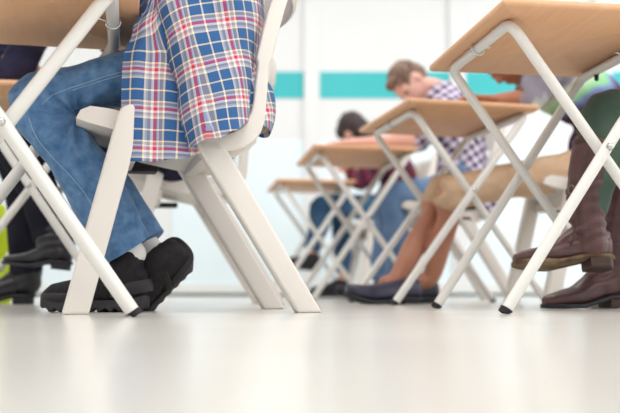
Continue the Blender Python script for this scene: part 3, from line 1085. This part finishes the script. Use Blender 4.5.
# ---- student in green trousers and tall brown boots
J = joints(dict(hipN=(772, 104, 2.24), hipF=(770, 110, 2.44), waist=(780, 20, 2.36), chest=(760, -80, 2.34), neck=(738, -145, 2.34), head=(700, -175, 2.34),
                shN=(750, -110, 2.18), shF=(745, -95, 2.50), elN=(700, 6, 2.16), elF=(700, 20, 2.46), wrN=(640, 12, 2.2), wrF=(645, 24, 2.42),
                knN=(606, 117, 2.27), knF=(638, 120, 2.46), anN=(586, 238, 2.29), anF=(610, 278, 2.46), toeN=(530, 262, 2.30), toeF=(550, 303, 2.42)))
P3, lat3 = make_person(dict(J=J, label='student in dark green trousers and tall brown leather boots, only legs in view', skin=M['skin_pink'], hair=M['hair_dark'], face=V((-1, 0, -.7)),
    trousers=[.088, .084, .078, .070, .050, .046, .042, .010], trouser_end=.80, shirt_g=.026, trouser_mat=M['green_cloth'], tdef=cloth_noise(.006, 15), shirt_mat=M['navy_cloth'], sleeve=1.8, vox=.010, cvox=.008))
hN, tN = pt(612, 270, 2.29), pt(514, 266, 2.26)
an = pt(588, 232, 2.29)
bt, W = make_shoe(P3, 'shoe', hN, tN, V((0, .26, 1)), 'boot', M['brown_leather'], M['boot_sole'], voxel=.0035,
    shaft=[pt(590, 248, 2.29), pt(588, 226, 2.29), pt(586, 200, 2.285), pt(589, 172, 2.28), pt(594, 146, 2.275)], shaft_r=[.046, .046, .050, .054, .056], label='brown leather boot held off the floor')
def boot_trim(bt, low, top, r0, r1):
    b = MB()
    ax = (top - low).normalized()
    b.tube([top - ax * .006, top + ax * .006], [r1 + .0015, r1 + .002], seg=24, sub=1, round_ends=False)
    add('boot_rim', b, M['heel_stack'], bt, world=True)
boot_trim(bt, pt(589, 172, 2.28), pt(594, 146, 2.275), .054, .056)
# side seam and buckle strap of the lifted boot
b = MB(); b.tube([pt(587, 150, 2.222), pt(580, 185, 2.232), pt(577, 215, 2.245), pt(572, 245, 2.25)], [.0022] * 4, seg=8)
add('side_seam', b, M['heel_stack'], bt, world=True)
b = MB()
cst = pt(587, 187, 2.283); 
b.tube([cst + V((.0545 * math.cos(a), .0545 * math.sin(a), .012 * math.cos(a))) for a in [2 * PI * k / 24 for k in range(25)]], [(.009, .0025)] * 25, lat=UP, seg=8, sub=1, round_ends=False)
add('strap', b, M['brown_leather'], bt, world=True)
b = MB()
bc = cst + V((-.05, -.024, -.010))
b.tube([bc + V((-.010 * math.sin(a) * .6, .010 * math.sin(a) * .8, .012 * math.cos(a))) for a in [2 * PI * k / 12 for k in range(13)]], .0022, seg=6, sub=1)
add('buckle', b, M['buckle'], bt, world=True)
hF, tF = V((xat(627, 2.45, 0), 2.46, .002)), V((xat(551, 2.40, 0), 2.39, .002))
bt2, W = make_shoe(P3, 'shoe', hF, hF + (tF - hF).normalized() * .268, UP, 'boot', M['brown_leather'], M['dark_sole'], voxel=.0035,
    shaft=[pt(610, 285, 2.46), pt(611, 262, 2.46), pt(612, 235, 2.46), pt(618, 210, 2.46), pt(622, 186, 2.46)], shaft_r=[.047, .047, .050, .054, .056], label='brown leather boot flat on the floor')
boot_trim(bt2, pt(618, 210, 2.46), pt(622, 186, 2.46), .054, .056)

# ---- student in khaki shorts and printed grey tee
J = joints(dict(hipN=(606, 163, 3.18), hipF=(598, 166, 3.37), waist=(602, 113, 3.27), chest=(560, 82, 3.27), neck=(524, 66, 3.27), head=(506, 57, 3.27),
                shN=(545, 70, 3.11), shF=(538, 74, 3.43), elN=(530, 100, 3.09), elF=(525, 101, 3.40), wrN=(498, 100, 3.14), wrF=(490, 101, 3.36),
                knN=(452, 192, 3.17), knF=(440, 193, 3.34), anN=(431, 277, 3.27), anF=(396, 280, 3.20), toeN=(370, 298, 3.27), toeF=(352, 297, 3.12)))
P4, lat4 = make_person(dict(J=J, label='student in khaki shorts, printed grey tee and navy loafers, hunched over a desk', skin=M['skin_brown'], hair=M['hair_black'], face=V((-1, -.15, -.8)), headup=V((-.3, 0, .9)),
    trousers=[.082, .072, .068, .066, .068, .068, .066, .0], trouser_end=.09, legs=.78, trouser_mat=M['khaki'], tdef=cloth_noise(.010, 15), shirt_mat=M['tee'], sleeve=1.12, hem=.25, torso=[(.15, .10), (.155, .105), (.13, .09), (.145, .10), (.06, .055)],
    handN=V((-.9, .1, .1)), vox=.008))
make_shoe(P4, 'shoe', V((xat(420, 3.16, 0), 3.18, .001)), V((xat(346, 3.10, 0), 3.08, .001)), UP, 'loafer', M['navy_leather'], M['dark_sole'])
make_shoe(P4, 'shoe', V((xat(438, 3.30, 0), 3.32, .001)), V((xat(368, 3.28, 0), 3.24, .001)), UP, 'loafer', M['navy_leather'], M['dark_sole'])

# ---- short-haired boy in gingham
J = joints(dict(hipN=(466, 183, 4.06), hipF=(458, 186, 4.26), waist=(461, 145, 4.18), chest=(450, 112, 4.20), neck=(437, 90, 4.22), head=(410, 83, 4.24),
                shN=(448, 108, 4.04), shF=(440, 110, 4.36), elN=(420, 141, 4.16), elF=(416, 141, 4.50), wrN=(358, 143, 4.28), wrF=(352, 143, 4.48),
                knN=(394, 196, 4.06), knF=(386, 199, 4.28), anN=(395, 288, 4.12), anF=(378, 287, 4.32), toeN=(360, 296, 4.12), toeF=(340, 296, 4.32)))
P5, lat5 = make_person(dict(J=J, label='short-haired boy in purple gingham shirt and light jeans bent over his paper', skin=M['skin_pink'], hair=M['hair_brown'], face=V((-1, -.25, -.75)), headup=V((-.75, 0, .75)), fringe=True,
    trousers=[.080, .072, .064, .062, .060, .055, .050, .010], trouser_mat=M['denim_light'], shirt_mat=M['gingham'], sleeve=1.05, hem=-.1, cvox=.011, vox=.008))
make_shoe(P5, 'shoe', V((xat(408, 4.12, 0), 4.12, .001)), V((xat(352, 4.12, 0), 4.10, .001)), UP, 'loafer', M['black_leather'], M['dark_sole'], voxel=.006)
make_shoe(P5, 'shoe', V((xat(390, 4.32, 0), 4.32, .001)), V((xat(336, 4.3, 0), 4.3, .001)), UP, 'loafer', M['black_leather'], M['dark_sole'], voxel=.006)
# loose gingham tail hanging below the seat
b = MB()
b.tube([pt(486, 178, 4.02), pt(489, 198, 4.00), pt(486, 219, 4.00)], [(.05, .022), (.045, .018), (.030, .010)], lat=V((1, 0, 0)), seg=14)
fuse('shirt_tail', b, M['gingham'], P5, .008, 3, deform=cloth_noise(.008, 18))

# ---- dark-haired student in maroon
J = joints(dict(hipN=(398, 208, 5.25), hipF=(394, 208, 5.43), waist=(398, 178, 5.34), chest=(382, 156, 5.34), neck=(368, 142, 5.34), head=(354, 131, 5.34),
                shN=(376, 156, 5.19), shF=(372, 154, 5.49), elN=(362, 182, 5.18), elF=(360, 178, 5.48), wrN=(350, 174, 5.34), wrF=(352, 172, 5.36),
                knN=(322, 206, 5.26), knF=(340, 208, 5.44), anN=(310, 256, 5.26), anF=(342, 281, 5.42), toeN=(292, 266, 5.26), toeF=(320, 294, 5.42)))
P6, lat6 = make_person(dict(J=J, label='dark-haired student in maroon check shirt and dark jeans, head bowed low', skin=M['skin_pink'], hair=M['hair_dark'], face=V((-.6, .9, -.7)), headup=V((-.6, 0, .8)), longhair=True,
    trousers=[.088, .083, .075, .070, .066, .060, .055, .010], trouser_end=.88, trouser_mat=M['denim_dark'], shirt_mat=M['maroon'], sleeve=1.85, hem=-.1, cvox=.012, vox=.010, hair_amp=.006))
make_shoe(P6, 'shoe', pt(319, 272, 5.26), pt(280, 268, 5.24), V((.25, 0, 1)), 'trainer', M['black_leather'], M['dark_sole'], voxel=.007)
make_shoe(P6, 'shoe', V((xat(349, 5.42, 0), 5.42, .001)), V((xat(309, 5.42, 0), 5.40, .001)), UP, 'trainer', M['black_leather'], M['dark_sole'], voxel=.007)

# ---- neon bag on the floor at the left edge
t = thing('bag', 'neon yellow fabric bag on the floor behind black ankle boots', 'bag', (xat(-40, 3.35, 0), 3.35, 0))
b = MB()
ex0 = xat(5, 3.3, .2)
b.tube([V((ex0 - .14, 3.35, .012)), V((ex0 - .14, 3.35, .06)), V((ex0 - .142, 3.35, .24)), V((ex0 - .15, 3.35, .37))], [(.150, .075), (.155, .085), (.142, .075), (.125, .03)], lat=V((1, 0, 0)), seg=22, power=3)
fuse('bag_body', b, M['neon'], t, .008, 3, deform=cloth_noise(.008, 14))
b = MB()
b.tube([V((ex0 - .20, 3.35, .36)), V((ex0 - .19, 3.35, .47)), V((ex0 - .11, 3.35, .47)), V((ex0 - .09, 3.35, .36))], [(.012, .003)] * 4, lat=V((0, 1, 0)), seg=8)
add('bag_handle', b, M['black_cloth'], t, world=True)

# ------------------------------------------------------------------ light
def area(name, loc, rot, size, sy, power, col=(1, 1, 1)):
    l = bpy.data.lights.new(name, 'AREA')
    l.shape = 'RECTANGLE'
    l.size, l.size_y = size, sy
    l.energy = power
    l.color = col
    o = bpy.data.objects.new(name, l)
    C.objects.link(o)
    o.location, o.rotation_euler = loc, rot
    return o
for i, (x, y) in enumerate(((-2.6, -2.0), (0.2, -2.0), (3.0, -2.0), (-2.6, 1.0), (0.2, 1.0), (3.0, 1.0), (-2.6, 4.4), (0.2, 4.4), (3.0, 4.4))):  # row behind the camera is unseen fill, added to brighten the near faces
    area('ceiling_and_fill_lamp', (x, y, 3.05), (0, 0, 0), 1.2, 1.2, (34 if y > 4 else 44) if y > 0 else 26, (1, .985, .96))
area('window_light', (5.3, 2.0, 1.7), (0, math.radians(90), 0), 2.2, 6.0, 105, (.95, .98, 1))
w = bpy.data.worlds.new('world')
bpy.context.scene.world = w
w.use_nodes = True
bg = w.node_tree.nodes['Background']
bg.inputs[0].default_value = (.97, .985, 1, 1)
bg.inputs[1].default_value = .98

vs = bpy.context.scene.view_settings
vs.view_transform = 'Standard'
vs.look = 'None'
vs.exposure = 0.0
vs.gamma = 1
bpy.context.scene.cycles.use_denoising = True
bpy.context.scene.cycles.max_bounces = 8
